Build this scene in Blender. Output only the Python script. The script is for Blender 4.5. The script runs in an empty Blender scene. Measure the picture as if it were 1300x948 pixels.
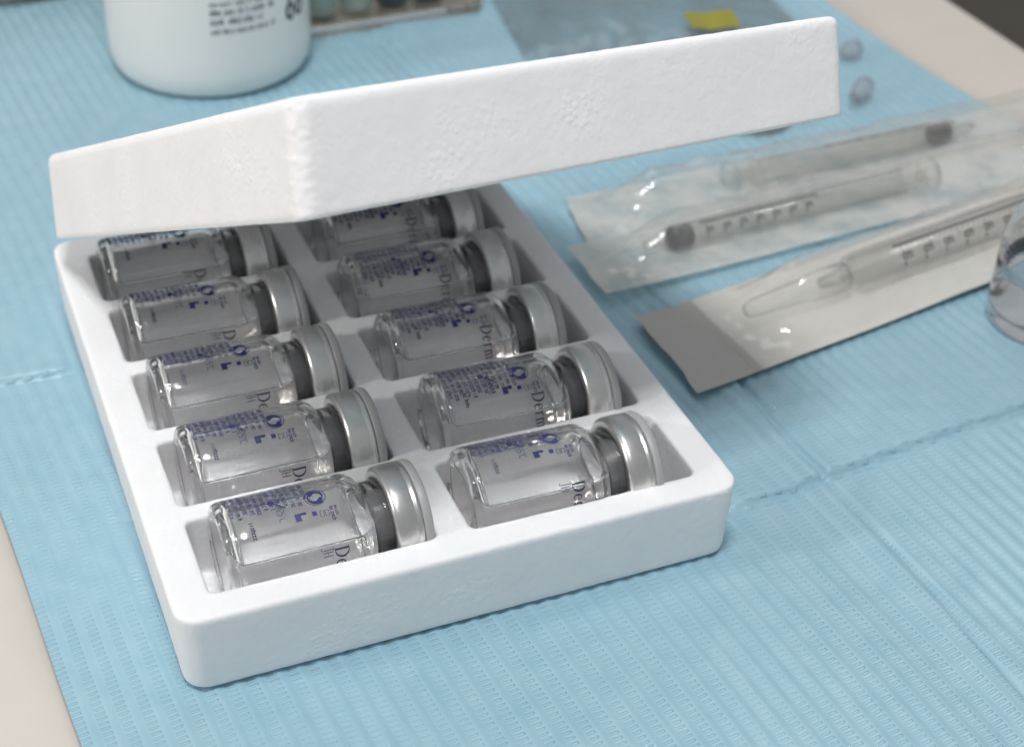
import bpy, bmesh, math, random
import numpy as np
from mathutils import Vector, Matrix, noise

random.seed(7)
rng = np.random.default_rng(7)
MM = 0.001
scene = bpy.context.scene
col = scene.collection
R = math.radians

# ------------------------------------------------------------------ camera
cam_d = bpy.data.cameras.new('camera')
cam = bpy.data.objects.new('camera', cam_d)
col.objects.link(cam)
right = Vector((0.92494, -0.37861, 0.03375))
down = Vector((-0.19814, -0.55602, -0.80721))
fwd = Vector((0.32438, 0.73993, -0.58930))
m = Matrix((right, -down, -fwd)).transposed().to_4x4()
m.translation = Vector((-26.017, -194.375, 210.464)) * MM
cam.matrix_world = m
cam_d.sensor_width = 36.0
cam_d.lens = 55.84
cam_d.clip_start = 0.01
cam_d.clip_end = 50
cam_d.dof.use_dof = True
cam_d.dof.focus_distance = 0.285
cam_d.dof.aperture_fstop = 19.0
scene.camera = cam

# ------------------------------------------------------------------ world, lamps, exposure
world = bpy.data.worlds.new('World')
scene.world = world
world.use_nodes = True
wn = world.node_tree.nodes
wl = world.node_tree.links
bg = wn['Background']
tc = wn.new('ShaderNodeTexCoord')
sep = wn.new('ShaderNodeSeparateXYZ')
wl.new(tc.outputs['Generated'], sep.inputs[0])
mr = wn.new('ShaderNodeMapRange')
mr.inputs['From Min'].default_value = -0.15
mr.inputs['From Max'].default_value = 0.95
wl.new(sep.outputs['Z'], mr.inputs['Value'])
ramp = wn.new('ShaderNodeValToRGB')
ramp.color_ramp.elements[0].color = (0.265, 0.265, 0.27, 1)
ramp.color_ramp.elements[1].color = (0.33, 0.335, 0.345, 1)
wl.new(mr.outputs[0], ramp.inputs[0])
wl.new(ramp.outputs[0], bg.inputs['Color'])
bg.inputs['Strength'].default_value = 1.0


def aim(o, target):
    d = Vector(target) - o.location
    o.rotation_euler = d.to_track_quat('-Z', 'Y').to_euler()


def area_lamp(name, loc, target, size, power, color, shape='DISK', size_y=None):
    d = bpy.data.lights.new(name, 'AREA')
    d.shape = shape
    d.size = size
    if size_y:
        d.size_y = size_y
    d.energy = power
    d.color = color
    o = bpy.data.objects.new(name, d)
    col.objects.link(o)
    o.location = loc
    aim(o, target)
    return o


# cluster of small lamp heads overhead, a big window-like source on the left, a ceiling panel behind
LAMP_C = Vector((-0.03, -0.125, 0.95))
for k in range(8):
    ang = 2 * math.pi * k / 8
    rr = 0.085 if k else 0.0
    area_lamp('lamp_head', LAMP_C + Vector((rr * math.cos(ang), rr * math.sin(ang), 0)), (0.06, 0.06, 0), 0.05, 0.58, (0.98, 0.985, 1.0))
area_lamp('window_light', (-0.78, 0.10, 0.43), (0.05, 0.06, 0), 0.085, 2.1, (1.0, 0.94, 0.90), 'RECTANGLE', 0.085)
area_lamp('ceiling_panel', (0.5, 0.9, 1.7), (0.1, 0.1, 0), 0.9, 3.0, (0.95, 0.98, 1.0), 'RECTANGLE', 0.6)

scene.view_settings.view_transform = 'Standard'
scene.view_settings.look = 'None'
scene.view_settings.exposure = 0.17
scene.view_settings.gamma = 1.0
scene.render.engine = 'CYCLES'
cy = scene.cycles
cy.use_denoising = True
cy.max_bounces = 48
cy.transmission_bounces = 48
cy.transparent_max_bounces = 24
cy.glossy_bounces = 8
cy.diffuse_bounces = 4
cy.caustics_refractive = True
cy.caustics_reflective = True
cy.blur_glossy = 0.0
cy.sample_clamp_indirect = 150.0


# ------------------------------------------------------------------ helpers
def tag(o, label=None, cat=None, group=None, kind=None):
    if label:
        o['label'] = label
    if cat:
        o['category'] = cat
    if group:
        o['group'] = group
    if kind:
        o['kind'] = kind
    return o


def mesh_obj(name, verts, faces, mat=None, parent=None, smooth=False, scale=MM, uv=None):
    me = bpy.data.meshes.new(name)
    me.from_pydata([tuple(c * scale for c in v) for v in verts], [], faces)
    me.update()
    if smooth:
        me.polygons.foreach_set('use_smooth', [True] * len(me.polygons))
    if uv is not None:
        lay = me.uv_layers.new(name='UVMap')
        idx = np.empty(len(me.loops), dtype=np.int32)
        me.loops.foreach_get('vertex_index', idx)
        lay.data.foreach_set('uv', np.asarray(uv, dtype=np.float32)[idx].ravel())
    return link(name, me, mat, parent)


def link(name, me, mat=None, parent=None):
    o = bpy.data.objects.new(name, me)
    col.objects.link(o)
    if mat and not me.materials:
        me.materials.append(mat)
    if parent:
        o.parent = parent
    return o


def empty(name, loc, rot=(0, 0, 0)):
    o = bpy.data.objects.new(name, None)
    o.empty_display_size = 0.01
    col.objects.link(o)
    o.location = [c * MM for c in loc]
    o.rotation_euler = rot
    return o


def lathe(profile, n=64, closed=False):
    """profile of (r, z); poles where r == 0"""
    verts, rings = [], []
    for r, z in profile:
        if r <= 1e-6:
            rings.append([len(verts)])
            verts.append((0, 0, z))
        else:
            rings.append(list(range(len(verts), len(verts) + n)))
            for k in range(n):
                a = 2 * math.pi * k / n
                verts.append((r * math.cos(a), r * math.sin(a), z))
    faces = []
    pairs = list(zip(rings[:-1], rings[1:]))
    if closed:
        pairs.append((rings[-1], rings[0]))
    for a, b in pairs:
        for k in range(n):
            k2 = (k + 1) % n
            if len(a) == 1 and len(b) == 1:
                continue
            if len(a) == 1:
                faces.append((a[0], b[k2], b[k]))
            elif len(b) == 1:
                faces.append((a[k], a[k2], b[0]))
            else:
                faces.append((a[k], a[k2], b[k2], b[k]))
    return verts, faces


def fix_normals(me):
    bm = bmesh.new()
    bm.from_mesh(me)
    bmesh.ops.recalc_face_normals(bm, faces=bm.faces)
    bm.to_mesh(me)
    bm.free()
    return me


def fillet(p0, p1, p2, r, n=4):
    """points that round the corner p1"""
    p0, p1, p2 = Vector(p0), Vector(p1), Vector(p2)
    a = (p0 - p1).normalized() * r
    b = (p2 - p1).normalized() * r
    out = []
    for i in range(n + 1):
        t = i / n
        out.append(tuple((p1 + a) * (1 - t) ** 2 + p1 * 2 * t * (1 - t) + (p1 + b) * t * t))
    return out


def box_geo(x0, x1, y0, y1, z0, z1):
    v = [(x0, y0, z0), (x1, y0, z0), (x1, y1, z0), (x0, y1, z0), (x0, y0, z1), (x1, y0, z1), (x1, y1, z1), (x0, y1, z1)]
    f = [(0, 3, 2, 1), (4, 5, 6, 7), (0, 1, 5, 4), (1, 2, 6, 5), (2, 3, 7, 6), (3, 0, 4, 7)]
    return v, f


def round_rect(x0, x1, y0, y1, r, n=6):
    pts = []
    for cx, cy_, a0 in ((x1 - r, y1 - r, 0), (x0 + r, y1 - r, 90), (x0 + r, y0 + r, 180), (x1 - r, y0 + r, 270)):
        for i in range(n + 1):
            a = R(a0 + 90 * i / n)
            pts.append((cx + r * math.cos(a), cy_ + r * math.sin(a)))
    return pts


def loft(loops, cap0=True, cap1=True):
    """loops: list of equally long closed 3-D point lists, counter-clockwise from above, bottom to top"""
    n = len(loops[0])
    verts = [p for lp in loops for p in lp]
    faces = []
    for i in range(len(loops) - 1):
        for k in range(n):
            k2 = (k + 1) % n
            faces.append((i * n + k, i * n + k2, (i + 1) * n + k2, (i + 1) * n + k))
    if cap0:
        faces.append(tuple(reversed(range(n))))
    if cap1:
        faces.append(tuple(range((len(loops) - 1) * n, len(loops) * n)))
    return verts, faces


class MB:
    """collects many small shapes into one mesh"""

    def __init__(self):
        self.v, self.f = [], []

    def add(self, geo):
        v, f = geo
        o = len(self.v)
        self.v += list(v)
        self.f += [tuple(i + o for i in q) for q in f]
        return self

    def build(self, name, mat, parent=None, smooth=False):
        return mesh_obj(name, self.v, self.f, mat, parent, smooth)


# ------------------------------------------------------------------ materials
def new_mat(name):
    mt = bpy.data.materials.new(name)
    mt.use_nodes = True
    nt = mt.node_tree
    return mt, nt.nodes, nt.links, nt.nodes['Principled BSDF']


def simple(name, color, rough=0.5, metal=0.0, noise_amt=0.0, noise_scale=300.0, bump=0.0, **kw):
    mt, n, l, b = new_mat(name)
    b.inputs['Base Color'].default_value = (*color, 1)
    b.inputs['Roughness'].default_value = rough
    b.inputs['Metallic'].default_value = metal
    for k, v in kw.items():
        b.inputs[k.replace('_', ' ')].default_value = v
    if noise_amt or bump:
        t = n.new('ShaderNodeTexCoord')
        nz = n.new('ShaderNodeTexNoise')
        nz.inputs['Scale'].default_value = noise_scale
        nz.inputs['Detail'].default_value = 5
        l.new(t.outputs['Object'], nz.inputs['Vector'])
        if noise_amt:
            mx = n.new('ShaderNodeMixRGB')
            mx.blend_type = 'MULTIPLY'
            mx.inputs['Fac'].default_value = noise_amt
            mx.inputs['Color1'].default_value = (*color, 1)
            l.new(nz.outputs['Fac'], mx.inputs['Color2'])
            l.new(mx.outputs[0], b.inputs['Base Color'])
        if bump:
            bp = n.new('ShaderNodeBump')
            bp.inputs['Strength'].default_value = bump
            bp.inputs['Distance'].default_value = 0.0005
            l.new(nz.outputs['Fac'], bp.inputs['Height'])
            l.new(bp.outputs[0], b.inputs['Normal'])
    return mt


def foam_material():
    mt, n, l, b = new_mat('expanded_foam')
    b.inputs['Roughness'].default_value = 0.62
    b.inputs['Specular IOR Level'].default_value = 0.3
    b.inputs['Subsurface Weight'].default_value = 0.35
    b.inputs['Subsurface Radius'].default_value = (1, 1, 1)
    b.inputs['Subsurface Scale'].default_value = 0.0016
    t = n.new('ShaderNodeTexCoord')
    vor = n.new('ShaderNodeTexVoronoi')
    vor.feature = 'F1'
    vor.inputs['Scale'].default_value = 820
    l.new(t.outputs['Object'], vor.inputs['Vector'])
    cell = n.new('ShaderNodeMapRange')
    cell.interpolation_type = 'SMOOTHSTEP'
    cell.inputs['From Min'].default_value = 0.1
    cell.inputs['From Max'].default_value = 0.62
    cell.inputs['To Min'].default_value = 1.0
    cell.inputs['To Max'].default_value = 0.0
    l.new(vor.outputs['Distance'], cell.inputs['Value'])
    # bead seams only show in scattered patches
    nz = n.new('ShaderNodeTexNoise')
    nz.inputs['Scale'].default_value = 62
    nz.inputs['Detail'].default_value = 3
    l.new(t.outputs['Object'], nz.inputs['Vector'])
    patch = n.new('ShaderNodeMapRange')
    patch.inputs['From Min'].default_value = 0.52
    patch.inputs['From Max'].default_value = 0.72
    patch.inputs['To Min'].default_value = 0.16
    l.new(nz.outputs['Fac'], patch.inputs['Value'])
    mul = n.new('ShaderNodeMath')
    mul.operation = 'MULTIPLY'
    l.new(cell.outputs[0], mul.inputs[0])
    l.new(patch.outputs[0], mul.inputs[1])
    fine = n.new('ShaderNodeTexNoise')
    fine.inputs['Scale'].default_value = 1300
    fine.inputs['Detail'].default_value = 4
    l.new(t.outputs['Object'], fine.inputs['Vector'])
    add = n.new('ShaderNodeMath')
    add.operation = 'MULTIPLY_ADD'
    l.new(fine.outputs['Fac'], add.inputs[0])
    add.inputs[1].default_value = 0.6
    l.new(mul.outputs[0], add.inputs[2])
    bp = n.new('ShaderNodeBump')
    bp.inputs['Strength'].default_value = 0.34
    bp.inputs['Distance'].default_value = 0.0003
    l.new(add.outputs[0], bp.inputs['Height'])
    l.new(bp.outputs[0], b.inputs['Normal'])
    cr = n.new('ShaderNodeValToRGB')
    cr.color_ramp.elements[0].position = 0.3
    cr.color_ramp.elements[0].color = (0.87, 0.87, 0.87, 1)
    cr.color_ramp.elements[1].position = 0.7
    cr.color_ramp.elements[1].color = (0.92, 0.92, 0.92, 1)
    l.new(nz.outputs['Fac'], cr.inputs[0])
    l.new(cr.outputs[0], b.inputs['Base Color'])
    return mt


def glass_material(name, color=(0.985, 0.992, 0.99), ior=1.5, rough=0.0):
    mt, n, l, b = new_mat(name)
    b.inputs['Base Color'].default_value = (*color, 1)
    b.inputs['Transmission Weight'].default_value = 1.0
    b.inputs['IOR'].default_value = ior
    b.inputs['Roughness'].default_value = rough
    return mt


def film_material(name, milky=0.2, tint=(0.86, 0.85, 0.81), rough=0.12, refl=0.05):
    """thin packaging film: clear, partly milky, with a sharp gloss"""
    mt, n, l, b = new_mat(name)
    out = n['Material Output']
    n.remove(b)
    tr = n.new('ShaderNodeBsdfTransparent')
    tr.inputs['Color'].default_value = (0.985, 0.985, 0.98, 1)
    df = n.new('ShaderNodeBsdfDiffuse')
    df.inputs['Color'].default_value = (*tint, 1)
    tl = n.new('ShaderNodeBsdfTranslucent')
    tl.inputs['Color'].default_value = (*tint, 1)
    m0 = n.new('ShaderNodeMixShader')
    m0.inputs[0].default_value = 0.4
    l.new(df.outputs[0], m0.inputs[1])
    l.new(tl.outputs[0], m0.inputs[2])
    t = n.new('ShaderNodeTexCoord')
    nz = n.new('ShaderNodeTexNoise')
    nz.inputs['Scale'].default_value = 90
    nz.inputs['Detail'].default_value = 4
    l.new(t.outputs['Object'], nz.inputs['Vector'])
    mk = n.new('ShaderNodeMapRange')
    mk.inputs['From Min'].default_value = 0.3
    mk.inputs['From Max'].default_value = 0.7
    mk.inputs['To Min'].default_value = milky * 0.5
    mk.inputs['To Max'].default_value = milky * 1.5
    l.new(nz.outputs['Fac'], mk.inputs['Value'])
    m1 = n.new('ShaderNodeMixShader')
    l.new(mk.outputs[0], m1.inputs[0])
    l.new(tr.outputs[0], m1.inputs[1])
    l.new(m0.outputs[0], m1.inputs[2])
    gl = n.new('ShaderNodeBsdfGlossy')
    gl.inputs['Roughness'].default_value = rough
    lw = n.new('ShaderNodeLayerWeight')
    lw.inputs['Blend'].default_value = 0.5
    pw = n.new('ShaderNodeMath')
    pw.operation = 'POWER'
    l.new(lw.outputs['Facing'], pw.inputs[0])
    pw.inputs[1].default_value = 4.0
    fr = n.new('ShaderNodeMath')
    fr.operation = 'MULTIPLY_ADD'
    l.new(pw.outputs[0], fr.inputs[0])
    fr.inputs[1].default_value = 0.9
    fr.inputs[2].default_value = refl
    m2 = n.new('ShaderNodeMixShader')
    l.new(fr.outputs[0], m2.inputs[0])
    l.new(m1.outputs[0], m2.inputs[1])
    l.new(gl.outputs[0], m2.inputs[2])
    l.new(m2.outputs[0], out.inputs['Surface'])
    return mt


def pad_material():
    mt, n, l, b = new_mat('blue_pad')
    b.inputs['Roughness'].default_value = 0.33
    b.inputs['Specular IOR Level'].default_value = 0.55
    t = n.new('ShaderNodeTexCoord')
    sp = n.new('ShaderNodeSeparateXYZ')
    l.new(t.outputs['UV'], sp.inputs[0])          # UV holds millimetres across / along the pad

    def math_node(op, a, bb=None, c=None):
        q = n.new('ShaderNodeMath')
        q.operation = op
        for i, s in enumerate((a, bb, c)):
            if s is None:
                continue
            if isinstance(s, (int, float)):
                q.inputs[i].default_value = s
            else:
                l.new(s, q.inputs[i])
        return q.outputs[0]
    nz = n.new('ShaderNodeTexNoise')
    nz.inputs['Scale'].default_value = 0.16
    nz.inputs['Detail'].default_value = 3
    l.new(t.outputs['UV'], nz.inputs['Vector'])
    nb = n.new('ShaderNodeTexNoise')
    nb.inputs['Scale'].default_value = 0.018
    nb.inputs['Detail'].default_value = 2
    l.new(t.outputs['UV'], nb.inputs['Vector'])
    rg = n.new('ShaderNodeMapRange')
    rg.inputs['From Min'].default_value = 0.35
    rg.inputs['From Max'].default_value = 0.65
    rg.inputs['To Min'].default_value = 0.22
    rg.inputs['To Max'].default_value = 0.46
    l.new(nb.outputs['Fac'], rg.inputs['Value'])
    l.new(rg.outputs[0], b.inputs['Roughness'])
    # ladder of small embossed dashes inside every second half of a rib
    band = math_node('SINE', math_node('MULTIPLY', sp.outputs['X'], 2 * math.pi / 3.7))
    band = math_node('MULTIPLY', band, 2.2)
    bandc = n.new('ShaderNodeClamp')
    l.new(band, bandc.inputs['Value'])
    ph = math_node('MULTIPLY_ADD', nz.outputs['Fac'], 5.0, math_node('MULTIPLY', sp.outputs['Y'], 2 * math.pi / 1.25))
    ph = math_node('MULTIPLY_ADD', sp.outputs['X'], 0.5, ph)
    dash = math_node('SINE', ph)
    dashc = n.new('ShaderNodeMapRange')
    dashc.interpolation_type = 'SMOOTHSTEP'
    dashc.inputs['From Min'].default_value = -0.1
    dashc.inputs['From Max'].default_value = 0.7
    l.new(dash, dashc.inputs['Value'])
    fade = n.new('ShaderNodeMapRange')
    fade.interpolation_type = 'SMOOTHSTEP'
    fade.inputs['From Min'].default_value = 0.35
    fade.inputs['From Max'].default_value = 0.62
    fade.inputs['To Min'].default_value = 0.15
    l.new(nb.outputs['Fac'], fade.inputs['Value'])
    d = math_node('MULTIPLY', math_node('MULTIPLY', bandc.outputs[0], dashc.outputs[0]), fade.outputs[0])
    fz = n.new('ShaderNodeTexNoise')
    fz.inputs['Scale'].default_value = 2.2
    fz.inputs['Detail'].default_value = 4
    l.new(t.outputs['UV'], fz.inputs['Vector'])
    h = math_node('MULTIPLY_ADD', fz.outputs['Fac'], 0.22, d)
    bp = n.new('ShaderNodeBump')
    bp.inputs['Strength'].default_value = 0.75
    bp.inputs['Distance'].default_value = 0.0003
    l.new(h, bp.inputs['Height'])
    l.new(bp.outputs[0], b.inputs['Normal'])
    cr = n.new('ShaderNodeValToRGB')
    cr.color_ramp.elements[0].position = 0.3
    cr.color_ramp.elements[0].color = (0.30, 0.497, 0.592, 1)
    cr.color_ramp.elements[1].position = 0.75
    cr.color_ramp.elements[1].color = (0.352, 0.545, 0.635, 1)
    l.new(nz.outputs['Fac'], cr.inputs[0])
    l.new(cr.outputs[0], b.inputs['Base Color'])
    return mt


M = {
    'foam': foam_material(),
    'pad': pad_material(),
    'table': simple('beige_laminate', (0.68, 0.63, 0.56), 0.45, noise_amt=0.12, noise_scale=60),
    'floor': simple('brown_floor', (0.14, 0.12, 0.095), 0.6, noise_amt=0.3, noise_scale=8),
    'glass': glass_material('clear_glass', (1, 1, 1), 1.41),
    'liquid': glass_material('clear_liquid', (1, 1, 1), 1.31),
    'rubber': simple('grey_rubber', (0.115, 0.115, 0.12), 0.35),
    'black_rubber': simple('black_rubber', (0.018, 0.018, 0.02), 0.45),
    'aluminium': simple('brushed_aluminium', (0.80, 0.795, 0.785), 0.32, 1.0, noise_amt=0.2, bump=0.16, noise_scale=420),
    'flip': simple('frosted_grey_plastic', (0.46, 0.47, 0.465), 0.35, Transmission_Weight=0.15),
    'ink': simple('navy_ink', (0.016, 0.024, 0.13), 0.5),
    'dark_ink': simple('dark_navy_ink', (0.012, 0.014, 0.06), 0.5),
    'grey_ink': simple('grey_ink', (0.02, 0.022, 0.022), 0.6),
    'paper': simple('backing_paper', (0.72, 0.70, 0.65), 0.75, noise_amt=0.1, noise_scale=500),
    'sheer': film_material('sheer_backing_film', 0.82, (0.94, 0.915, 0.86), 0.3),
    'tab_paper': simple('grey_backing_paper', (0.47, 0.46, 0.435), 0.7, noise_amt=0.08, noise_scale=600),
    'film': film_material('packaging_film', 0.095, (0.95, 0.93, 0.90), 0.06),
    'clear_film': film_material('grey_pouch_film', 0.40, (0.27, 0.31, 0.32), 0.22),
    'syringe': film_material('syringe_plastic', 0.05, (0.80, 0.79, 0.76), 0.08, 0.03),
    'white_plastic': simple('white_plastic', (0.80, 0.81, 0.78), 0.38, Subsurface_Weight=0.2, Subsurface_Scale=0.003),
    'cream': simple('cream_ceramic', (0.66, 0.55, 0.44), 0.4),
    'acrylic': glass_material('clear_acrylic', (0.90, 0.93, 0.93), 1.3, 0.05),
    'pale_green': simple('pale_plastic', (0.50, 0.58, 0.52), 0.4),
    'dark_plastic': simple('dark_plastic', (0.06, 0.07, 0.07), 0.5),
    'copper': simple('tan_plastic', (0.45, 0.33, 0.24), 0.45),
    'yellow': simple('yellow_paper', (0.30, 0.285, 0.035), 0.6),
    'pink': film_material('pinkish_clear_plastic', 0.28, (0.48, 0.42, 0.45), 0.2, 0.03),
    'tan': simple('tan_clear_plastic', (0.42, 0.38, 0.32), 0.4),
}

# ------------------------------------------------------------------ floor and table
v, f = box_geo(-4000, 4000, -4000, 4000, -760, -740)
tag(mesh_obj('floor', v, f, M['floor']), kind='structure')

top_loops = []
for inset, z in ((1.5, -32), (0, -30.5), (0, -5.1), (0.8, -3.7), (2.0, -3.2)):
    top_loops.append([(px, py, z) for px, py in round_rect(-520 + inset, 317 - inset, -420 + inset, 560 - inset, 12)])
v, f = loft(top_loops)
tb = empty('table', (0, 0, 0))
tag(tb, 'beige laminate table under the blue pad', 'table')
mesh_obj('tabletop', v, f, M['table'], tb)

# ------------------------------------------------------------------ blue pad: ribbed sheet with folds
PA = R(4.5)
E1 = np.array((math.cos(PA), math.sin(PA)))
E2 = np.array((-math.sin(PA), math.cos(PA)))
PO = np.array((-21.0, 30.0))
PW, T0, T1 = 303.0, -130.0, 318.0


def seg_dist(P, a, b):
    a, b = np.array(a, float), np.array(b, float)
    d = b - a
    L = np.linalg.norm(d)
    d /= L
    w = P - a
    u = w @ d
    return w @ np.array((-d[1], d[0])), u, L


def pad_height(P, s, t):
    rib = 0.5 + 0.5 * np.cos(2 * np.pi * s / 3.7 + 0.6 * np.sin(t / 31.0))
    h = -0.36 * rib
    # cross folds
    for a, b in (((-60, 109), (6, 102.5)), ((112, 12), (320, 32))):
        d, u, L = seg_dist(P, a, b)
        wv = 0.5 * np.sin(u / 15.0)
        fade = np.clip(u / 8, 0, 1) * np.clip((L - u) / 8, 0, 1)
        h = h + 0.36 * rib * fade * 0.9 * np.exp(-(d / 2.4) ** 2)          # ribs are pressed flat along the fold
        # the far layer lies a little higher: a small step with a slit at its foot
        gr = fade * np.exp(-((d + wv + 0.7) / 0.6) ** 2)
        h = h * (1 - gr) - 1.3 * gr
        h = h + fade * 1.15 / (1 + np.exp(-np.clip((d + wv) / 0.24, -60, 60))) * np.exp(-np.maximum(d, 0) / 30)
    # long fold running with the ribs on the right
    s0 = 152 + 0.04 * (t - 20)
    ff = np.clip((t - -130) / 20, 0, 1)
    h += ff * (0.35 * np.exp(-((s - s0 - 5) / 4.0) ** 2) - 0.5 * np.exp(-((s - s0 + 3) / 5.0) ** 2))
    gr = np.clip((70 - t) / 20, 0, 1) * np.exp(-((s - s0 - 7 - 0.6 * np.sin(t / 12.0)) / 0.8) ** 2)
    h = h * (1 - gr) - 0.9 * gr
    # gentle waves
    h += 0.3 * np.sin(s / 23.0 + 0.7) * np.sin(t / 37.0 + 1.2) + 0.2 * np.sin(s / 11.0 + t / 19.0)
    # lifted right edge
    h += 3.0 * np.clip((s - (PW - 14)) / 14, 0, 1) ** 2 * (0.6 + 0.4 * np.sin(t / 26.0))
    # flat under the tray and pressed below everything that stands on it
    dx = np.maximum(np.maximum(0 - P[:, 0], P[:, 0] - 108), 0)
    dy = np.maximum(np.maximum(0 - P[:, 1], P[:, 1] - 130), 0)
    dd = np.hypot(dx, dy)
    k = np.clip(dd / 5.0, 0, 1)
    k = k * k * (3 - 2 * k)
    bott = np.clip((np.hypot(P[:, 0] - 66, P[:, 1] - 256) - 30) / 14, 0, 1)
    flat = -0.36 * rib - 0.05
    h = h * k * bott + flat * (1 - k * bott)
    return h


ns, nt_ = 480, 760
ss = np.linspace(0, PW, ns)
ts = np.linspace(T0, T1, nt_)
SS, TT = np.meshgrid(ss, ts)
sf, tf = SS.ravel(), TT.ravel()
edge = 0.35 * np.sin(tf / 17.0) * (1 - sf / PW)
PP = PO + np.outer(sf + edge, E1) + np.outer(tf, E2)
hh = pad_height(PP, sf, tf)
hh = np.maximum(hh, -2.8)
verts = np.c_[PP, hh]
ii = np.arange(nt_ * ns).reshape(nt_, ns)
quads = np.stack([ii[:-1, :-1], ii[:-1, 1:], ii[1:, 1:], ii[1:, :-1]], -1).reshape(-1, 4)
pad = mesh_obj('absorbent_pad', verts.tolist(), quads.tolist(), M['pad'], None, True, uv=np.c_[sf, tf])
tag(pad, 'light blue ribbed disposable pad spread over the beige table', 'pad')


# ------------------------------------------------------------------ foam tray and its cover
def foam_object(name, outer, cutters, voxel, parent=None):
    me = bpy.data.meshes.new('raw')
    me.from_pydata([tuple(c * MM for c in q) for q in outer[0]], [], outer[1])
    o = bpy.data.objects.new('raw', me)
    col.objects.link(o)
    mb = MB()
    for c in cutters:
        mb.add(c)
    cut = mb.build('cutter', None)
    md = o.modifiers.new('b', 'BOOLEAN')
    md.operation = 'DIFFERENCE'
    md.solver = 'EXACT'
    md.object = cut
    md = o.modifiers.new('r', 'REMESH')
    md.mode = 'VOXEL'
    md.voxel_size = voxel * MM
    md = o.modifiers.new('s', 'SMOOTH')
    md.factor = 0.5
    md.iterations = 1
    for sc, st in ((0.0016, 0.00013), (0.013, 0.00010)):
        tx = bpy.data.textures.new('foam_grain', 'CLOUDS')
        tx.noise_scale = sc
        tx.noise_depth = 2
        md = o.modifiers.new('d', 'DISPLACE')
        md.texture = tx
        md.strength = st
        md.mid_level = 0.5
        md.texture_coords = 'LOCAL'
    dg = bpy.context.evaluated_depsgraph_get()
    res = bpy.data.meshes.new_from_object(o.evaluated_get(dg))
    bpy.data.objects.remove(o)
    bpy.data.objects.remove(cut)
    res.name = name
    res.polygons.foreach_set('use_smooth', [True] * len(res.polygons))
    res.materials.clear()
    return link(name, res, M['foam'], parent)


TW, TD, TH = 108.0, 130.1, 17.5
PITCH, ROW0 = 24.0, 16.05
outer_loops = [[(px, py, z) for px, py in round_rect(i, TW - i, i, TD - i, 4.4 - i * 0.5, 8)]
               for i, z in ((1.6, 0.0), (0.7, 0.7), (0.5, 1.5), (0.0, TH - 0.5), (0.15, TH - 0.15), (0.5, TH))]
cutters = []
for row in range(5):
    yc = ROW0 + PITCH * row
    for x0, x1 in ((6.8, 49.0), (54.9, 101.2)):
        hw = 10.0
        lo = [(px, py, 4.2) for px, py in round_rect(x0 + 1.0, x1 - 1.0, yc - hw + 0.5, yc + hw - 0.5, 1.2, 3)]
        hi = [(px, py, TH + 3) for px, py in round_rect(x0, x1, yc - hw, yc + hw, 1.4, 3)]
        cutters.append(loft([lo, hi]))
tray = foam_object('foam_tray', loft(outer_loops), cutters, 0.48)
tag(tray, 'white foam tray of ten compartments standing on the blue pad', 'tray')

# cover, resting tilted on the rear of the tray
LA = Matrix(((0.98031, -0.19714, -0.01156), (0.17791, 0.85627, 0.48492), (-0.0857, -0.47743, 0.87448)))
LO = Vector((26.17, 5.01, 88.23))
LW, LD, LH, LSX, LSY = 111.5, 133.2, 18.3, 1.56, -0.78


def lid_loop(i, z, r):
    return [(px + LSX * z / LH, py + LSY * z / LH, z) for px, py in round_rect(i, LW - i, i, LD - i, r, 8)]


lid_outer = loft([lid_loop(0.1, 0, 3.0), lid_loop(0, 0.6, 3.2), lid_loop(0, LH - 1.6, 3.2), lid_loop(0.25, LH - 0.75, 3.0), lid_loop(0.9, LH - 0.15, 2.6), lid_loop(1.8, LH, 2.0)])
lid_cut = [loft([[(px, py, z) for px, py in round_rect(i, LW - i, i, LD - i, 3, 6)] for i, z in ((6.2, -3), (7.2, 13.0))])]
lid = foam_object('foam_cover', lid_outer, lid_cut, 0.48)
co = np.empty(len(lid.data.vertices) * 3, dtype=np.float32)
lid.data.vertices.foreach_get('co', co)
co = co.reshape(-1, 3) / MM
near = np.where((np.hypot(co[:, 0] - LSX * co[:, 2] / LH, co[:, 1] - LSY * co[:, 2] / LH) < 6.5) & (co[:, 2] > 0.3))[0]
for i in near:
    x, y, z = co[i]
    dist = math.hypot(x - LSX * z / LH, y - LSY * z / LH)
    k = max(0, 1 - dist / 6.5)
    # torn bead fringe: fine shreds running off the edge
    d = 0.5 * k * max(0, noise.noise(Vector((z * 1.5, (x - y) * 0.28, 5)))) + 0.3 * k * noise.noise(Vector((z * 2.6, (x - y) * 0.5, 9)))
    co[i, 0] -= d * 0.7
    co[i, 1] -= d * 0.7
lid.data.vertices.foreach_set('co', (co * MM).astype(np.float32).ravel())
lid.data.update()
lm = LA.to_4x4()
lm.translation = LO * MM
lid.matrix_world = lm
tag(lid, 'white foam cover propped open at an angle on the rear of the tray', 'cover')

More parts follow.
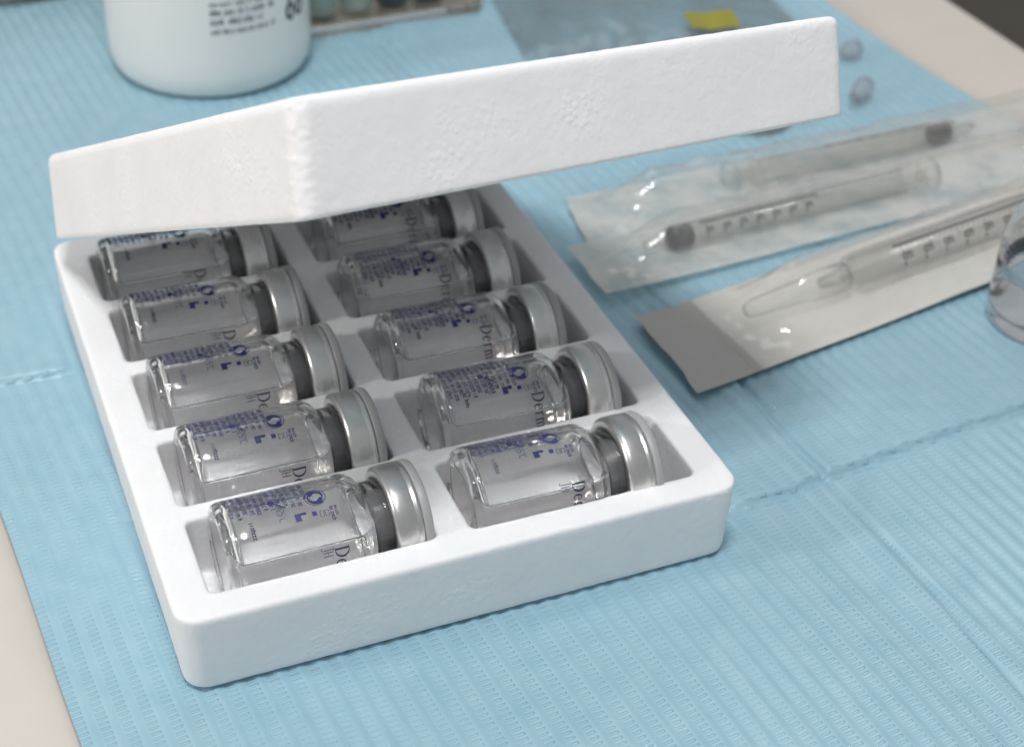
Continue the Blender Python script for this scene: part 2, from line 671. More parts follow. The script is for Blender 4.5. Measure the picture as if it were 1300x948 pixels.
# ------------------------------------------------------------------ vials
VR, VL = 10.3, 37.4
GO = [(0, 0.8), (5.5, 0.6), (7.6, 0.1), (8.6, 0.0), (9.4, 0.15), (9.95, 0.6), (10.22, 1.25), (10.3, 2.0), (10.3, 5), (10.3, 15), (10.3, 23.6), (10.24, 24.3), (10.0, 25.1),
      (9.5, 25.9), (8.8, 26.5), (8.3, 26.9), (8.0, 27.4), (7.9, 28.0), (7.9, 29.8), (8.1, 30.4), (8.8, 30.8), (9.6, 31.0), (9.7, 31.4), (9.7, 33.0), (9.4, 33.3), (6.4, 33.3)]
GI = [(6.3, 33.0), (6.3, 28.0), (6.5, 27.3), (7.2, 26.5), (8.2, 25.7), (8.9, 24.8), (9.2, 23.9), (9.25, 23.0), (9.25, 15), (9.25, 5), (9.25, 3.2), (9.05, 2.4), (8.6, 1.9), (7.8, 1.65), (5, 1.7), (0, 1.9)]
v, f = lathe(GO + GI, 72)
glass_me = mesh_obj('glass_body', v, f, M['glass'], None, True)
fix_normals(glass_me.data)
glass_data = glass_me.data
bpy.data.objects.remove(glass_me)

# liquid: fills the cavity (a hair larger so that it wets the glass) up to a level surface with a meniscus
CAV = [(1.62, 7.9), (1.8, 8.5), (2.05, 8.75), (2.4, 9.08), (2.8, 9.2), (3.2, 9.3), (5, 9.3), (15, 9.3), (23.0, 9.3), (23.9, 9.25), (24.8, 8.95), (25.7, 8.25), (26.5, 7.25), (26.86, 6.85)]


def cav_r(z):
    for (z0, r0), (z1, r1) in zip(CAV[:-1], CAV[1:]):
        if z <= z1:
            return r0 + (r1 - r0) * (z - z0) / (z1 - z0)
    return CAV[-1][1]


def liquid_mesh(rim, drop=1.6, soft=0.65):
    z0, z1 = CAV[0][0], CAV[-1][0]
    zs = sorted({z for z, _ in CAV} | {z0 + d for d in (0.1, 0.25, 0.5, 0.8, 1.2, 1.7, 2.3, 3.0, 4.0)} | {z1 - d for d in (0.1, 0.25, 0.5, 0.8, 1.2, 1.7, 2.3, 3.0, 4.0, 5.0)} | {6 + 2.0 * k for k in range(8)})
    na, nk = 48, 44
    vs, fs = [], []
    rows_a, rows_k = [], []
    for z in zs:
        r = cav_r(z)
        w = math.sqrt(r * r - rim * rim)
        a0 = math.atan2(w, rim)                       # from straight up
        ra = []
        for k in range(na + 1):
            a = a0 + (2 * math.pi - 2 * a0) * k / na
            ra.append(len(vs))
            vs.append((-r * math.cos(a), r * math.sin(a), z))
        rk = []
        for k in range(nk + 1):
            q = -1 + 2 * k / nk
            q = math.sin(q * math.pi / 2)             # denser towards the walls
            y = w * q
            d = min(w - abs(y), z - z0, z1 - z)
            h = rim - drop * (1 - math.exp(-max(d, 0) / soft))
            rk.append(len(vs))
            vs.append((-h, y, z))
        rows_a.append(ra)
        rows_k.append(rk)
    for rows in (rows_a, rows_k):
        for p, q in zip(rows[:-1], rows[1:]):
            for k in range(len(p) - 1):
                fs.append((p[k], p[k + 1], q[k + 1], q[k]))
    nsm = len(fs)
    fs.append(tuple(rows_a[0]))
    fs.append(tuple(rows_a[-1]))
    me = bpy.data.meshes.new('liquid')
    me.from_pydata([tuple(c * MM for c in q) for q in vs], [], fs)
    # outward normals, piece by piece
    bm = bmesh.new()
    bm.from_mesh(me)
    bm.faces.ensure_lookup_table()
    for i, fc in enumerate(bm.faces):
        fc.normal_update()
        c = fc.calc_center_median() / MM
        if i >= nsm:
            want = Vector((0, 0, -1 if c.z < 5 else 1))
        elif i < (len(zs) - 1) * na:
            want = Vector((c.x, c.y, 0))
        else:
            want = Vector((-1, 0, 0))
        if fc.normal.dot(want) < 0:
            fc.normal_flip()
        fc.smooth = i < nsm
    bm.to_mesh(me)
    bm.free()
    me.materials.append(M['liquid'])
    return me


stop_pts = [(0, 26.9), (4.2, 26.9), (5.6, 27.0), (6.1, 27.3), (6.28, 27.8), (6.28, 33.32), (9.4, 33.34), (9.5, 33.8), (9.4, 34.6), (0, 34.6)]
crimp = [(8.0, 30.45), (8.5, 30.25), (9.4, 30.25), (9.95, 30.45), (10.2, 30.9), (10.25, 31.5), (10.25, 34.0), (10.1, 34.2), (10.05, 34.4), (10.1, 34.6), (10.22, 34.8), (10.22, 35.25), (9.9, 35.5), (4, 35.5), (4, 35.2),
         (9.5, 35.2), (9.75, 34.9), (9.75, 31.2), (9.6, 30.85), (8.8, 30.65)]
flip = [(0, 35.55), (9.9, 35.55), (10.15, 35.65), (10.3, 35.95), (10.3, 36.8), (10.1, 37.2), (9.6, 37.4), (0, 37.3)]


def lathe_data(name, prof, mat, n=72, closed=False):
    lv, lf = lathe(prof, n, closed)
    o = mesh_obj(name, lv, lf, mat, None, True)
    d = fix_normals(o.data)
    bpy.data.objects.remove(o)
    return d


stop_data = lathe_data('stopper', stop_pts, M['rubber'])
crimp_data = lathe_data('crimp_seal', crimp, M['aluminium'], closed=True)
flip_data = lathe_data('flip_cap', flip, M['flip'])


# --- printed label: flat ink wrapped round the glass, u = mm round the body (read direction), v = mm up from the base
class Ink:
    def __init__(self, radius):
        self.r = radius + 0.025
        self.v, self.f, self.mi = [], [], []

    def pt(self, u, v_):
        a = u / self.r
        self.v.append((-self.r * math.cos(a), -self.r * math.sin(a), v_))
        return len(self.v) - 1

    def stroke(self, pts, mi=0):
        """pts: (u, v, width)"""
        prev = None
        n = len(pts)
        for i, (u, w, wd) in enumerate(pts):
            a = pts[max(i - 1, 0)]
            b = pts[min(i + 1, n - 1)]
            dx, dy = b[0] - a[0], b[1] - a[1]
            L = math.hypot(dx, dy) or 1
            nx, ny = -dy / L * wd / 2, dx / L * wd / 2
            cur = (self.pt(u + nx, w + ny), self.pt(u - nx, w - ny))
            if prev:
                self.f.append((prev[0], prev[1], cur[1], cur[0]))
                self.mi.append(mi)
            prev = cur

    def rect(self, u0, u1, v0, v1, mi=0):
        k = max(1, int((u1 - u0) / 0.6))
        self.stroke([(u0 + (u1 - u0) * i / k, (v0 + v1) / 2, v1 - v0) for i in range(k + 1)], mi)

    def data(self, name, mats):
        me = bpy.data.meshes.new(name)
        me.from_pydata([tuple(c * MM for c in q) for q in self.v], [], self.f)
        for mt in mats:
            me.materials.append(mt)
        me.polygons.foreach_set('material_index', self.mi)
        me.update()
        return me


def arc(cx, cy_, rx, ry, a0, a1, w0, w1, n=10, wm=None):
    out = []
    for i in range(n + 1):
        t = i / n
        a = R(a0 + (a1 - a0) * t)
        w = w0 + (w1 - w0) * t if wm is None else (w0 + (wm - w0) * math.sin(math.pi * t))
        out.append((cx + rx * math.cos(a), cy_ + ry * math.sin(a), w))
    return out


# serif letters on a unit em: height 1, returns (advance, strokes)
TN, TK = 0.05, 0.13
LET = {
    'D': (0.80, [[(0.14, 0, TK), (0.14, 1, TK)], [(0, 0.02, TN), (0.3, 0.02, TN)], [(0, 0.98, TN), (0.3, 0.98, TN)], arc(0.26, 0.5, 0.44, 0.475, 90, -90, TN, TN, 14, 0.15)]),
    'e': (0.52, [[(0.07, 0.37, TN), (0.42, 0.37, TN)], arc(0.25, 0.32, 0.19, 0.30, 10, 180, TN, TK, 8), arc(0.25, 0.32, 0.19, 0.30, 180, 320, TK, TN, 8)]),
    'r': (0.44, [[(0.13, 0, 0.11), (0.13, 0.62, 0.11)], [(0.02, 0.02, TN), (0.26, 0.02, TN)], [(0.02, 0.6, TN), (0.14, 0.6, TN)], arc(0.29, 0.42, 0.15, 0.18, 165, 60, TN, 0.12, 6)]),
    'm': (0.88, [[(0.13, 0, 0.11), (0.13, 0.62, 0.11)], [(0.42, 0, 0.11), (0.42, 0.42, 0.11)], [(0.71, 0, 0.11), (0.71, 0.42, 0.11)], arc(0.275, 0.42, 0.145, 0.18, 180, 0, TN, 0.1, 7),
                 arc(0.565, 0.42, 0.145, 0.18, 180, 0, TN, 0.1, 7), [(0.02, 0.02, TN), (0.25, 0.02, TN)], [(0.33, 0.02, TN), (0.52, 0.02, TN)], [(0.62, 0.02, TN), (0.82, 0.02, TN)], [(0.02, 0.6, TN), (0.14, 0.6, TN)]]),
    'a': (0.52, [[(0.36, 0.06, 0.1), (0.36, 0.45, 0.1)], arc(0.23, 0.45, 0.13, 0.16, 160, 0, 0.09, 0.08, 7), arc(0.2, 0.17, 0.14, 0.16, 70, 320, TN, TN, 9, 0.1), [(0.34, 0.06, 0.07), (0.48, 0.03, 0.05)]]),
    'J': (0.40, [[(0.26, 0.98, 0.07), (0.26, 0.1, 0.09)], arc(0.14, 0.06, 0.12, 0.2, 0, -150, 0.08, 0.05, 7), [(0.1, 0.98, TN), (0.42, 0.98, TN)]]),
    'H': (0.58, [[(0.1, 0, 0.08), (0.1, 0.9, 0.08)], [(0.44, 0, 0.08), (0.44, 0.9, 0.08)], [(0.1, 0.45, TN), (0.44, 0.45, TN)]]),
    '2': (0.52, [arc(0.23, 0.72, 0.2, 0.25, 165, -30, 0.09, 0.09, 8), [(0.40, 0.58, 0.09), (0.05, 0.04, 0.09), (0.45, 0.04, 0.09)]]),
    '5': (0.52, [[(0.42, 0.96, 0.09), (0.1, 0.96, 0.09), (0.08, 0.55, 0.09)], arc(0.22, 0.32, 0.2, 0.28, 130, -140, 0.09, 0.09, 10)]),
    'C': (0.6, [arc(0.32, 0.48, 0.26, 0.46, 50, 310, 0.09, 0.09, 12)]),
    'o': (0.3, [arc(0.14, 0.85, 0.1, 0.13, 0, 360, 0.06, 0.06, 8)]),
}


def write(ink, text, u, v0, size, mi, track=1.0):
    for ch in text:
        adv, strokes = LET[ch]
        for st in strokes:
            ink.stroke([(u + x * size, v0 + y * size, w * size) for x, y, w in st], mi)
        u += adv * size * track
    return u


def tiny_text(ink, u0, u1, v0, size, mi=0, gap=0.16):
    """illegible small print: word-like runs of letter-sized marks"""
    u = u0
    while u < u1:
        for k in range(random.randint(2, 7)):
            if u > u1:
                break
            w = size * 0.4
            c = random.random()
            tall = 1.0 if random.random() < 0.3 else 0.72
            if c < 0.4:
                ink.rect(u, u + w * 0.42, v0, v0 + size * tall, mi)
                ink.rect(u + w * 0.4, u + w, v0 + size * 0.5, v0 + size * 0.72, mi)
                ink.rect(u + w * 0.75, u + w * 1.1, v0, v0 + size * 0.7, mi)
            elif c < 0.75:
                ink.rect(u, u + w * 0.4, v0, v0 + size * 0.7, mi)
                ink.rect(u + w * 0.3, u + w * 1.05, v0, v0 + size * 0.2, mi)
                ink.rect(u + w * 0.3, u + w * 1.05, v0 + size * 0.5, v0 + size * 0.72, mi)
            else:
                ink.rect(u, u + w * 0.42, v0, v0 + size * tall, mi)
            u += size * 0.52
        u += size * 0.35


def vial_print(dt=0, logo=True, di=0):
    ink = Ink(VR)
    sh = -1.9
    deg = VR * math.pi / 180
    # paragraph of small print, eleven lines up the body
    for k in range(12):
        vv = 2.2 + k * 1.22
        tiny_text(ink, -62 * deg, (-30 + 6 * math.sin(k)) * deg, vv, 0.95)
        tiny_text(ink, -26 * deg, ((9 if logo else 22) + 3 * math.sin(k * 2.1)) * deg, vv, 0.95)
    # thermometer, 25 C
    ink.stroke([(0 * deg, 12.0 + sh, 0.3), (10 * deg, 14.0 + sh, 0.3)])
    ink.stroke(arc(-0.5 * deg, 11.8 + sh, 0.4, 0.4, 0, 360, 0.5, 0.5, 8))
    ink.stroke([(-7 * deg, 13.8 + sh, 0.16), (7 * deg, 12.4 + sh, 0.16)])
    write(ink, '25oC', 10 * deg, 12.2 + sh, 1.45, 0, 1.0)
    # solution name
    tiny_text(ink, 18 * deg, 35 * deg, 5.0, 0.95, 1, 0)
    # L block, dot, boxes and small print towards the neck
    ink.rect(20 * deg, 28.5 * deg, 15.0 + sh, 16.1 + sh)
    ink.rect(20 * deg, 23.0 * deg, 15.9 + sh, 17.1 + sh)
    ink.rect(21.5 * deg, 26.5 * deg, 18.1 + sh, 18.95 + sh)
    for vv in (19.5 + sh, 20.4 + sh):
        ink.stroke([(23 * deg, vv, 0.12), (29 * deg, vv, 0.12), (29 * deg, vv + 0.65, 0.12), (23 * deg, vv + 0.65, 0.12), (23 * deg, vv, 0.12)])
    tiny_text(ink, 20 * deg, 34 * deg, 21.3 + sh, 0.8)
    tiny_text(ink, 20 * deg, 30 * deg, 22.2 + sh, 0.6)
    # round arrow mark
    cu, cv = 5 * deg, 19.6 + sh
    ink.stroke(arc(cu, cv, 1.85, 1.85, 0, 360, 0.16, 0.16, 28))
    ink.stroke(arc(cu, cv, 1.3, 1.3, 60, 225, 0.15, 1.05, 12))
    ink.stroke(arc(cu, cv, 1.3, 1.3, 240, 405, 0.15, 1.05, 12))
    ink.stroke([(cu - 0.9, cv - 0.75, 1.3), (cu - 0.2, cv - 0.9, 0.05)])
    ink.stroke([(cu + 0.9, cv + 0.75, 1.3), (cu + 0.2, cv + 0.9, 0.05)])
    # JH and the serif title round the shoulder
    if logo:
        write(ink, 'JH', 60 * deg, 18.3 + sh, 2.0, 1, 0.95)
    write(ink, 'Derma', (62 + dt) * deg, 20.5 + sh, 2.6, 1, 1.12)
    return ink.data('printed_label', [M['ink'], M['dark_ink']])


label_data = vial_print()
label_data_turned = vial_print(-29, False)
liq_level = liquid_mesh(5.0)
VIALS = [
    # x of the base, row, column, turn of the print (deg), yaw, label
    (11.0, 0, 0, 0, 0.6, 'clear glass vial in the left column, right behind the front wall of the tray'),
    (10.1, 1, 0, 1, 0.4, 'clear glass vial in the left column, second from the front wall of the tray'),
    (9.8, 2, 0, -2, 0.2, 'clear glass vial in the middle of the left column, partly shaded by the cover'),
    (8.9, 3, 0, 0, -0.3, 'shaded glass vial in the left column, second from the rear of the tray'),
    (8.5, 4, 0, -4, -0.4, 'shaded glass vial rearmost in the left column, touching the lower edge of the foam cover'),
    (57.0, 0, 1, -10, -1.2, 'brightly lit glass vial in the right column, beside the front right corner of the tray'),
    (59.6, 1, 1, 5, -1.0, 'shaded glass vial in the right column, second from the front wall of the tray'),
    (58.2, 2, 1, 2, -0.4, 'shaded glass vial in the middle of the right column with its dark serif title showing'),
    (57.6, 3, 1, 12, 0.0, 'shaded glass vial in the right column, second from the rear of the tray'),
    (58.3, 4, 1, 8, 0.0, 'glass vial mostly hidden by the foam cover, rearmost in the right column'),
]
proto_parts = None
for i, (bx, row, colm, turn, yaw, lab) in enumerate(VIALS):
    t = empty('glass_vial', (bx, ROW0 + PITCH * row, 15.15), (0, math.pi / 2, R(yaw)))
    tag(t, lab, 'vial', 'glass vials lying in the foam tray')
    if proto_parts is None:
        proto_parts = [link('glass_body', glass_data, None, t), link('liquid', liq_level, None, t), link('stopper', stop_data, None, t),
                       link('crimp_seal', crimp_data, None, t), link('flip_cap', flip_data, None, t), link('printed_label', label_data, None, t)]
        parts = proto_parts
    else:
        parts = []
        for p in proto_parts:
            c = p.copy()
            col.objects.link(c)
            c.parent = t
            parts.append(c)
    parts[-1].rotation_euler = (0, 0, R(turn))
    if colm == 1 and row > 0:
        parts[-1].data = label_data_turned

# a wider clear bottle standing upright on the pad at the right
gb = empty('glass_bottle', (219.0, 46.5, 0.2))
gb.scale = (0.86, 0.86, 0.92)
tag(gb, 'clear glass bottle of liquid standing upright on the pad beside the syringe pouches', 'bottle')
BO = [(0, 1.2), (9, 1.0), (14, 0.1), (15.5, 0.2), (16.6, 1.0), (17, 2.6), (17, 10), (17, 22), (16.7, 25), (15.6, 28.5), (13.5, 32), (10.8, 34.6), (8.8, 36.4), (8.2, 38), (8.2, 44), (9.6, 44.6), (10, 45.4), (10, 48), (9.6, 48.4), (6.4, 48.4)]
BI = [(6.3, 48), (6.3, 38), (7, 36), (9.5, 33.5), (12.3, 31), (14.2, 28), (15.2, 25), (15.5, 22), (15.5, 10), (15.5, 5.6), (15, 4.2), (13, 3.6), (0, 4.2)]
v, f = lathe(BO + BI, 80)
fix_normals(mesh_obj('glass_body', v, f, M['glass'], gb, True).data)
v, f = lathe([(0, 4.1), (13, 3.5), (15.04, 4.14), (15.55, 5.6), (15.55, 17.5), (15.0, 17.0), (13.8, 16.7), (0, 16.6)], 80)
fix_normals(mesh_obj('liquid', v, f, M['liquid'], gb, True).data)
v, f = lathe([(0, 40), (6.28, 40), (6.28, 48.45), (9.7, 48.5), (9.7, 50.5), (0, 50.5)], 48)
fix_normals(mesh_obj('stopper', v, f, M['rubber'], gb, True).data)
ink = Ink(17.0)
for k in range(3):
    tiny_text(ink, -9, -1, 20 + 1.6 * k, 1.1)
link('printed_label', ink.data('printed_label', [M['ink']]), None, gb)


# ------------------------------------------------------------------ syringes in pouches
def syringe(name, loc, yaw, label, flipx=False, pull=12.0, length=66.0, needle=False, sheath=42, size=1.0):
    """lies along local +x from the tip; origin under the tip"""
    t = empty(name, loc, (0, 0, R(yaw)))
    t.scale = (size, size, size)
    tag(t, label, 'syringe', 'syringes sealed in pouches')

    def along(prof, mat, nm, n=36, zc=5.6):
        lv, lf = lathe(prof, n)
        lv = [(z, -y, x + zc) for x, y, z in lv]
        o = mesh_obj(nm, lv, lf, mat, t, True)
        fix_normals(o.data)
        return o
    L = length
    along([(0, -9), (1.5, -9), (2.0, -1), (2.6, 0), (4.6, 1.2), (4.75, 2.2), (4.75, L), (5.0, L + 0.2), (4.3, L + 0.3), (4.2, L), (4.2, 2.6), (1.2, 1.6), (0.9, -9)], M['syringe'], 'barrel')
    # finger flange: oval plate across
    pl = [(a * 9.5, b * 5.5) for a, b in [(math.cos(2 * math.pi * k / 28), math.sin(2 * math.pi * k / 28)) for k in range(28)]]
    v0, f0 = loft([[(L + 0.4, -a, b + 5.6) for a, b in pl], [(L + 2.2, -a, b + 5.6) for a, b in pl]])
    o = mesh_obj('finger_flange', v0, f0, M['syringe'], t)
    fix_normals(o.data)
    along([(0, pull - 2.2), (2, pull - 1.6), (4.1, pull), (4.15, pull + 1), (3.7, pull + 1.8), (3.7, pull + 5), (4.15, pull + 5.8), (4.1, pull + 7), (0, pull + 7)], M['black_rubber'], 'rubber_plunger_tip')
    mb = MB()
    mb.add(box_geo(pull + 7.1, L + pull + 6, -3.3, 3.3, 5.1, 6.1))
    mb.add(box_geo(pull + 7.1, L + pull + 6, -0.5, 0.5, 2.4, 5.09))
    mb.add(box_geo(pull + 7.1, L + pull + 6, -0.5, 0.5, 6.11, 8.8))
    mb.build('plunger_rod', M['syringe'], t)
    along([(0, L + pull + 6.05), (6.0, L + pull + 6.05), (6.2, L + pull + 6.5), (6.2, L + pull + 8), (0, L + pull + 8.2)], M['syringe'], 'thumb_rest')
    if needle:
        along([(0, -sheath), (1.6, -sheath), (2.2, 2 - sheath), (2.9, -14), (3.6, -12), (3.6, -2), (3.0, -2), (0, -2.2)], M['syringe'], 'needle_sheath')
    # scale: dark line with ticks and small figures on the upper front of the barrel
    ink = Ink(4.78)
    for k in range(26):
        xx = 14 + k * 1.9
        big = k % 5 == 0
        ink.stroke([(1.6, xx, 0.3), (3.9 if big else 2.6, xx, 0.3)])
    ink.stroke([(1.3, 12, 0.7), (1.3, 62, 0.7)])
    for k in range(7):
        z0 = 13.6 + k * 7.0
        ink.stroke(arc(4.6, z0 + 0.8, 0.75, 0.75, 0, 360, 0.5, 0.5, 10))
        ink.stroke(arc(4.6, z0 + 2.2, 0.75, 0.65, 0, 300, 0.5, 0.5, 10))
        ink.rect(6.0, 7.2, z0 + 0.2, z0 + 0.8)
    me = ink.data('scale_print', [M['grey_ink']])
    # turn the printed cylinder so that its axis lies along the barrel
    me.transform(Matrix.Translation((0, 0, 5.6 * MM)) @ Matrix.Rotation(math.pi / 2, 4, 'Y'))
    link('scale_print', me, None, t)
    return t


def pouch(loc, yaw, W, L, label, u_start, shear=0.0, seed=0, tab=12.0, puff=11.6):
    """peel pouch: paper below, film above, u along local x, v across (local y from 0 to W)"""
    t = empty('syringe_pouch', loc, (0, 0, R(yaw)))
    tag(t, label, 'pouch', 'syringe pouches fanned out beside the tray')
    vc = W / 2

    def base_z(u, v_):
        return 1.7 + 0.6 * noise.noise(Vector((u * 0.03 + seed, v_ * 0.05, 0.3))) + 0.03 * max(0, 14 - u) ** 1.3 * (0.6 + 0.5 * noise.noise(Vector((seed * 3.1, v_ * 0.06, 2))))

    def ex(u, v_, base=0):
        # ragged left end
        k = max(0.0, 1 - u / 40)
        return u + k * (shear * v_ / W + 0.6 * noise.noise(Vector((v_ * 0.2, seed * 7.7, base))))
    nu, nv = int(L / 1.2), 26
    # paper
    vs, fs = [], []
    for i in range(nu + 1):
        for j in range(nv + 1):
            u, v_ = L * i / nu, W * j / nv
            vs.append((ex(u, v_), v_, base_z(u, v_)))
    for i in range(nu):
        for j in range(nv):
            a = i * (nv + 1) + j
            fs.append((a, a + nv + 1, a + nv + 2, a + 1))
    o = mesh_obj('backing_sheet', vs, fs, M['paper'] if tab > 0 else M['sheer'], t, True)
    o.data.materials.append(M['tab_paper'])
    if tab > 0:
        mi = []
        for i in range(nu):
            for j in range(nv):
                mi.append(1 if L * i / nu < tab * 1.25 else 0)
        o.data.polygons.foreach_set('material_index', mi)
    # film
    vs = []
    for i in range(nu + 1):
        u = L * i / nu
        uu = u_start + (L - u_start) * i / nu
        e = min(1.0, max(0.0, (uu - u_start - 4) / 22.0))
        e = e * e * (3 - 2 * e)
        for j in range(nv + 1):
            v_ = W * j / nv
            d = abs(v_ - vc) / (W / 2)
            prof = max(0.0, 1 - max(0, d - 0.28) / 0.66)
            prof = prof ** 1.25
            wr = noise.noise(Vector((uu * 0.05 + seed, v_ * 0.34, 1.0))) * 0.9 + noise.noise(Vector((uu * 0.16, v_ * 0.22 + seed * 2, 4.0))) * 0.8
            wr += 0.7 * noise.noise(Vector((uu * 0.33 + v_ * 0.35, v_ * 0.25 - uu * 0.1, seed))) + 1.1 * abs(noise.noise(Vector((uu * 0.03, v_ * 0.5, seed + 3))))
            side = min(1.0, (1 - d) / 0.18)
            z = base_z(uu, v_) + 0.25 + e * puff * prof + wr * side * (0.3 + 0.4 * e)
            vs.append((ex(uu, v_, 3 if u_start > 3 else 0), v_, max(z, base_z(uu, v_) + 0.15)))
    o = mesh_obj('clear_film', vs, fs, M['film'], t, True)
    return t


pouch((127.5, 112.0, 0.0), 3.0, 23, 190, 'syringe pouch along the rear of the three, farthest from the upright glass bottle', 0.0, 5.0, 1, 0, 8.8)
pouch((121.5, 88.5, 0.6), 5.0, 23, 190, 'middle syringe pouch of the three, a black plunger tip showing at its tray end', 0.0, 2.0, 5, 0, 8.8)
pouch((124.5, 46.5, 0.0), 10.5, 31, 170, 'syringe pouch with a grey paper tab beside the tray, nearest the upright glass bottle', 17.0, 6.0, 9, 15.0)


def in_pouch(loc, yaw, u, v_):
    a = R(yaw)
    return (loc[0] + u * math.cos(a) - v_ * math.sin(a), loc[1] + u * math.sin(a) + v_ * math.cos(a), 0.8)


p = in_pouch((127.5, 112.0), 3.0, 123, 11.5)
syringe('syringe', p, 183.0, 'syringe lying reversed in the rear pouch, its black tip far from the tray', pull=4.0, length=92, size=0.72)
p = in_pouch((121.5, 88.5), 5.0, 24, 11.5)
syringe('syringe', (p[0], p[1], 1.6), 5.0, 'syringe in the middle pouch with its black tip close to the tray', pull=2.0, length=106, size=0.72)
p = in_pouch((124.5, 46.5), 10.5, 58, 15.5)
syringe('syringe', p, 10.5, 'syringe with printed scale in the pouch with the grey paper tab', pull=70.0, length=88, needle=True, sheath=32)

# ------------------------------------------------------------------ white bottle
BR = 30.0
bt = empty('white_bottle', (65.3, 250.5, 0.0))
tag(bt, 'white round plastic bottle with lines of small grey print behind the cover', 'bottle')
prof = [(0, 1.2), (22, 1.0), (25, 0.1), (26.5, 0.3), (28.2, 1.6), (29.3, 3.8), (29.9, 7), (30, 11), (30, 86), (29.6, 90), (28, 95), (24, 101), (17, 106), (13, 108), (13, 118), (0, 118)]
v, f = lathe(prof, 96)
fix_normals(mesh_obj('bottle_body', v, f, M['white_plastic'], bt, True).data)
v, f = lathe([(13.3, 109), (15.5, 109), (16, 109.6), (16, 126), (15, 127.4), (0, 127.4)], 64)
fix_normals(mesh_obj('screw_cap', v, f, M['white_plastic'], bt, True).data)
ink = Ink(BR)


def bottle_u(phi):
    # phi measured from the -y side towards +x; the ink's own zero looks to -x and runs towards -y
    return (90 + phi) * math.pi / 180 * ink.r


for k in range(8):
    z = 21.0 + k * 2.75
    e = (27, 20, 26, 30, 22, 28, 29, 18)[k]
    size = (1.7, 2.1, 2.1, 1.5, 1.9, 1.9, 1.6, 2.0)[k]
    tiny_text(ink, bottle_u(-11), bottle_u(e), z, size, 0)
for ph in (39, 48):
    ink.stroke(arc(bottle_u(ph), 22.6, 1.5, 2.2, 0, 360, 1.3, 1.3, 14))
    ink.stroke([(bottle_u(ph) - 1.2, 23, 1.4), (bottle_u(ph) + 0.6, 29, 1.0)])
link('printed_label', ink.data('printed_label', [M['grey_ink']]), None, bt)

# ------------------------------------------------------------------ clear container behind
ct = empty('clear_container', (96, 255, 0.0), (0, 0, R(3)))
tag(ct, 'clear plastic container with tan base holding pale tubes behind the white bottle', 'container')
oc = [[(px, py, z) for px, py in round_rect(0, 62, 0, 46, 4, 5)] for z in (1.0, 40)]
ic = [[(px, py, z) for px, py in round_rect(1.6, 60.4, 1.6, 44.4, 3, 5)] for z in (40, 3.0)]
v, f = loft(oc + ic)
fix_normals(mesh_obj('clear_shell', v, f, M['acrylic'], ct).data)
mb = MB()
mb.add(loft([[(px, py, z) for px, py in round_rect(0.3, 61.7, 0.3, 45.7, 4, 5)] for z in (0, 0.9)]))
mb.build('tan_base', M['copper'], ct)
for k, (xx, mt) in enumerate(((9, 'pale_green'), (21, 'pale_green'), (33.5, 'dark_plastic'), (46, 'dark_plastic'))):
    v, f = lathe([(0, 3.3), (4.6, 3.3), (5.2, 4), (5.2, 34), (4.6, 35), (0, 35)], 32)
    t = mesh_obj('plastic_tube', v, f, M[mt], None, True)
    t.location = (ct.matrix_basis @ Vector((xx * MM, 12 * MM, 0)))
    t.location = (Matrix.Translation(ct.location) @ Matrix.Rotation(R(3), 4, 'Z')) @ Vector((xx * MM, 12 * MM, 0))
    tag(t, ('pale green plastic tube nearest the white bottle, standing in the clear container', 'pale green plastic tube, second from the white bottle in the clear container',
            'dark plastic tube beside the pale ones in the clear container', 'dark plastic tube farthest from the white bottle in the clear container')[k], 'tube', 'tubes in the clear container')

# ------------------------------------------------------------------ clear pouch with yellow sticker behind the cover
cp = empty('grey_pouch', (155, 219, 0.0), (0, 0, R(-9)))
tag(cp, 'grey translucent plastic pouch with a yellow sticker lying behind the cover', 'pouch')
vs, fs = [], []
nu, nv = 60, 50
for i in range(nu + 1):
    for j in range(nv + 1):
        u, v_ = 94 * i / nu, 74 * j / nv
        ed = min(u, 94 - u, v_, 74 - v_)
        z = 0.9 + 6.5 * (1 - math.exp(-ed / 9)) * (0.8 + 0.35 * noise.noise(Vector((u * 0.05, v_ * 0.05, 7)))) + 0.8 * noise.noise(Vector((u * 0.2, v_ * 0.15, 3)))
        vs.append((u, v_, max(z, 0.5)))
for i in range(nu):
    for j in range(nv):
        a = i * (nv + 1) + j
        fs.append((a, a + nv + 1, a + nv + 2, a + 1))
mesh_obj('pouch_film', vs, fs, M['clear_film'], cp, True)
stk = []
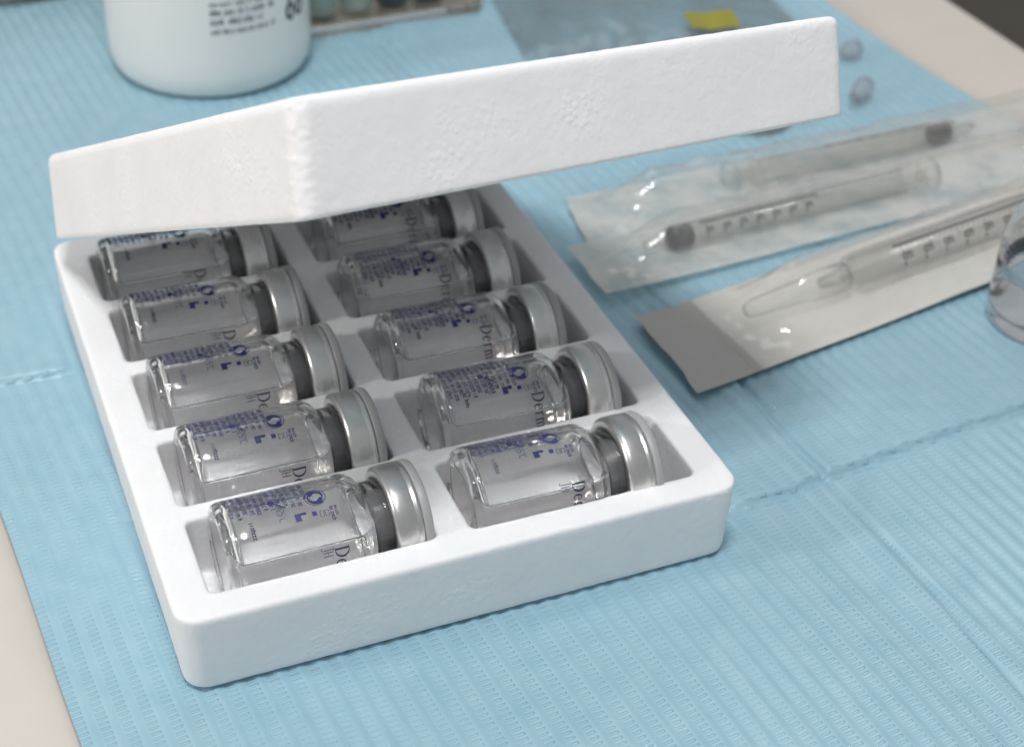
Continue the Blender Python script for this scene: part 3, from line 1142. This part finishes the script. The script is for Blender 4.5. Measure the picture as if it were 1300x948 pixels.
for i in range(9):
    for j in range(5):
        u, v_ = 56 + 2.1 * i, 6 + 2.4 * j
        ed = min(u, 94 - u, v_, 74 - v_)
        z = 1.5 + 6.5 * (1 - math.exp(-ed / 9)) * (0.8 + 0.35 * noise.noise(Vector((u * 0.05, v_ * 0.05, 7)))) + 0.8 * noise.noise(Vector((u * 0.2, v_ * 0.15, 3)))
        stk.append((u, v_, z))
fs = [(i * 5 + j, (i + 1) * 5 + j, (i + 1) * 5 + j + 1, i * 5 + j + 1) for i in range(8) for j in range(4)]
mesh_obj('sticker', stk, fs, M['yellow'], cp, True)

# small plastic pieces showing past the end of the cover
for loc, yaw, mt, lab, L_ in (((235.5, 159), 40, 'pink', 'small clear pinkish needle sheath on the pad beside the front corner of the cover', 10), ((249.0, 187.5), 20, 'pink', 'small clear pinkish needle sheath on the pad near the beige table edge', 6.5)):
    v, f = lathe([(0, 0), (1.8, 0.2), (2.1, 1), (2.5, L_ - 3), (3.0, L_ - 2.6), (3.0, L_), (0, L_)], 28)
    v = [(z, -y, x + 3.0) for x, y, z in v]
    o = mesh_obj('needle_sheath', v, f, M[mt], None, True)
    fix_normals(o.data)
    o.location = (loc[0] * MM, loc[1] * MM, 0)
    o.rotation_euler = (0, 0, R(yaw))
    tag(o, lab, 'needle sheath')
v, f = lathe([(0, 0), (11, 0), (11.6, 0.5), (11.6, 5), (11, 5.6), (9.8, 5.6), (9.5, 1.5), (0, 1.5)], 48)
o = mesh_obj('plastic_dish', v, f, M['tan'], None, True)
fix_normals(o.data)
o.location = (203 * MM, 163 * MM, 0)
tag(o, 'small round tan plastic dish on the pad half hidden under the cover edge', 'dish')

# cream bowl at the top left
v, f = lathe([(0, 0.4), (30, 0.4), (31, 0), (33, 0.3), (34, 2), (42, 12), (47, 26), (48, 40), (47, 41), (46, 40), (45, 27), (40, 14), (32, 5), (0, 4)], 80)
o = mesh_obj('cream_bowl', v, f, M['cream'], None, True)
fix_normals(o.data)
o.location = (15 * MM, 344 * MM, 0)
tag(o, 'cream round bowl whose rim edges into view behind the white bottle', 'bowl')
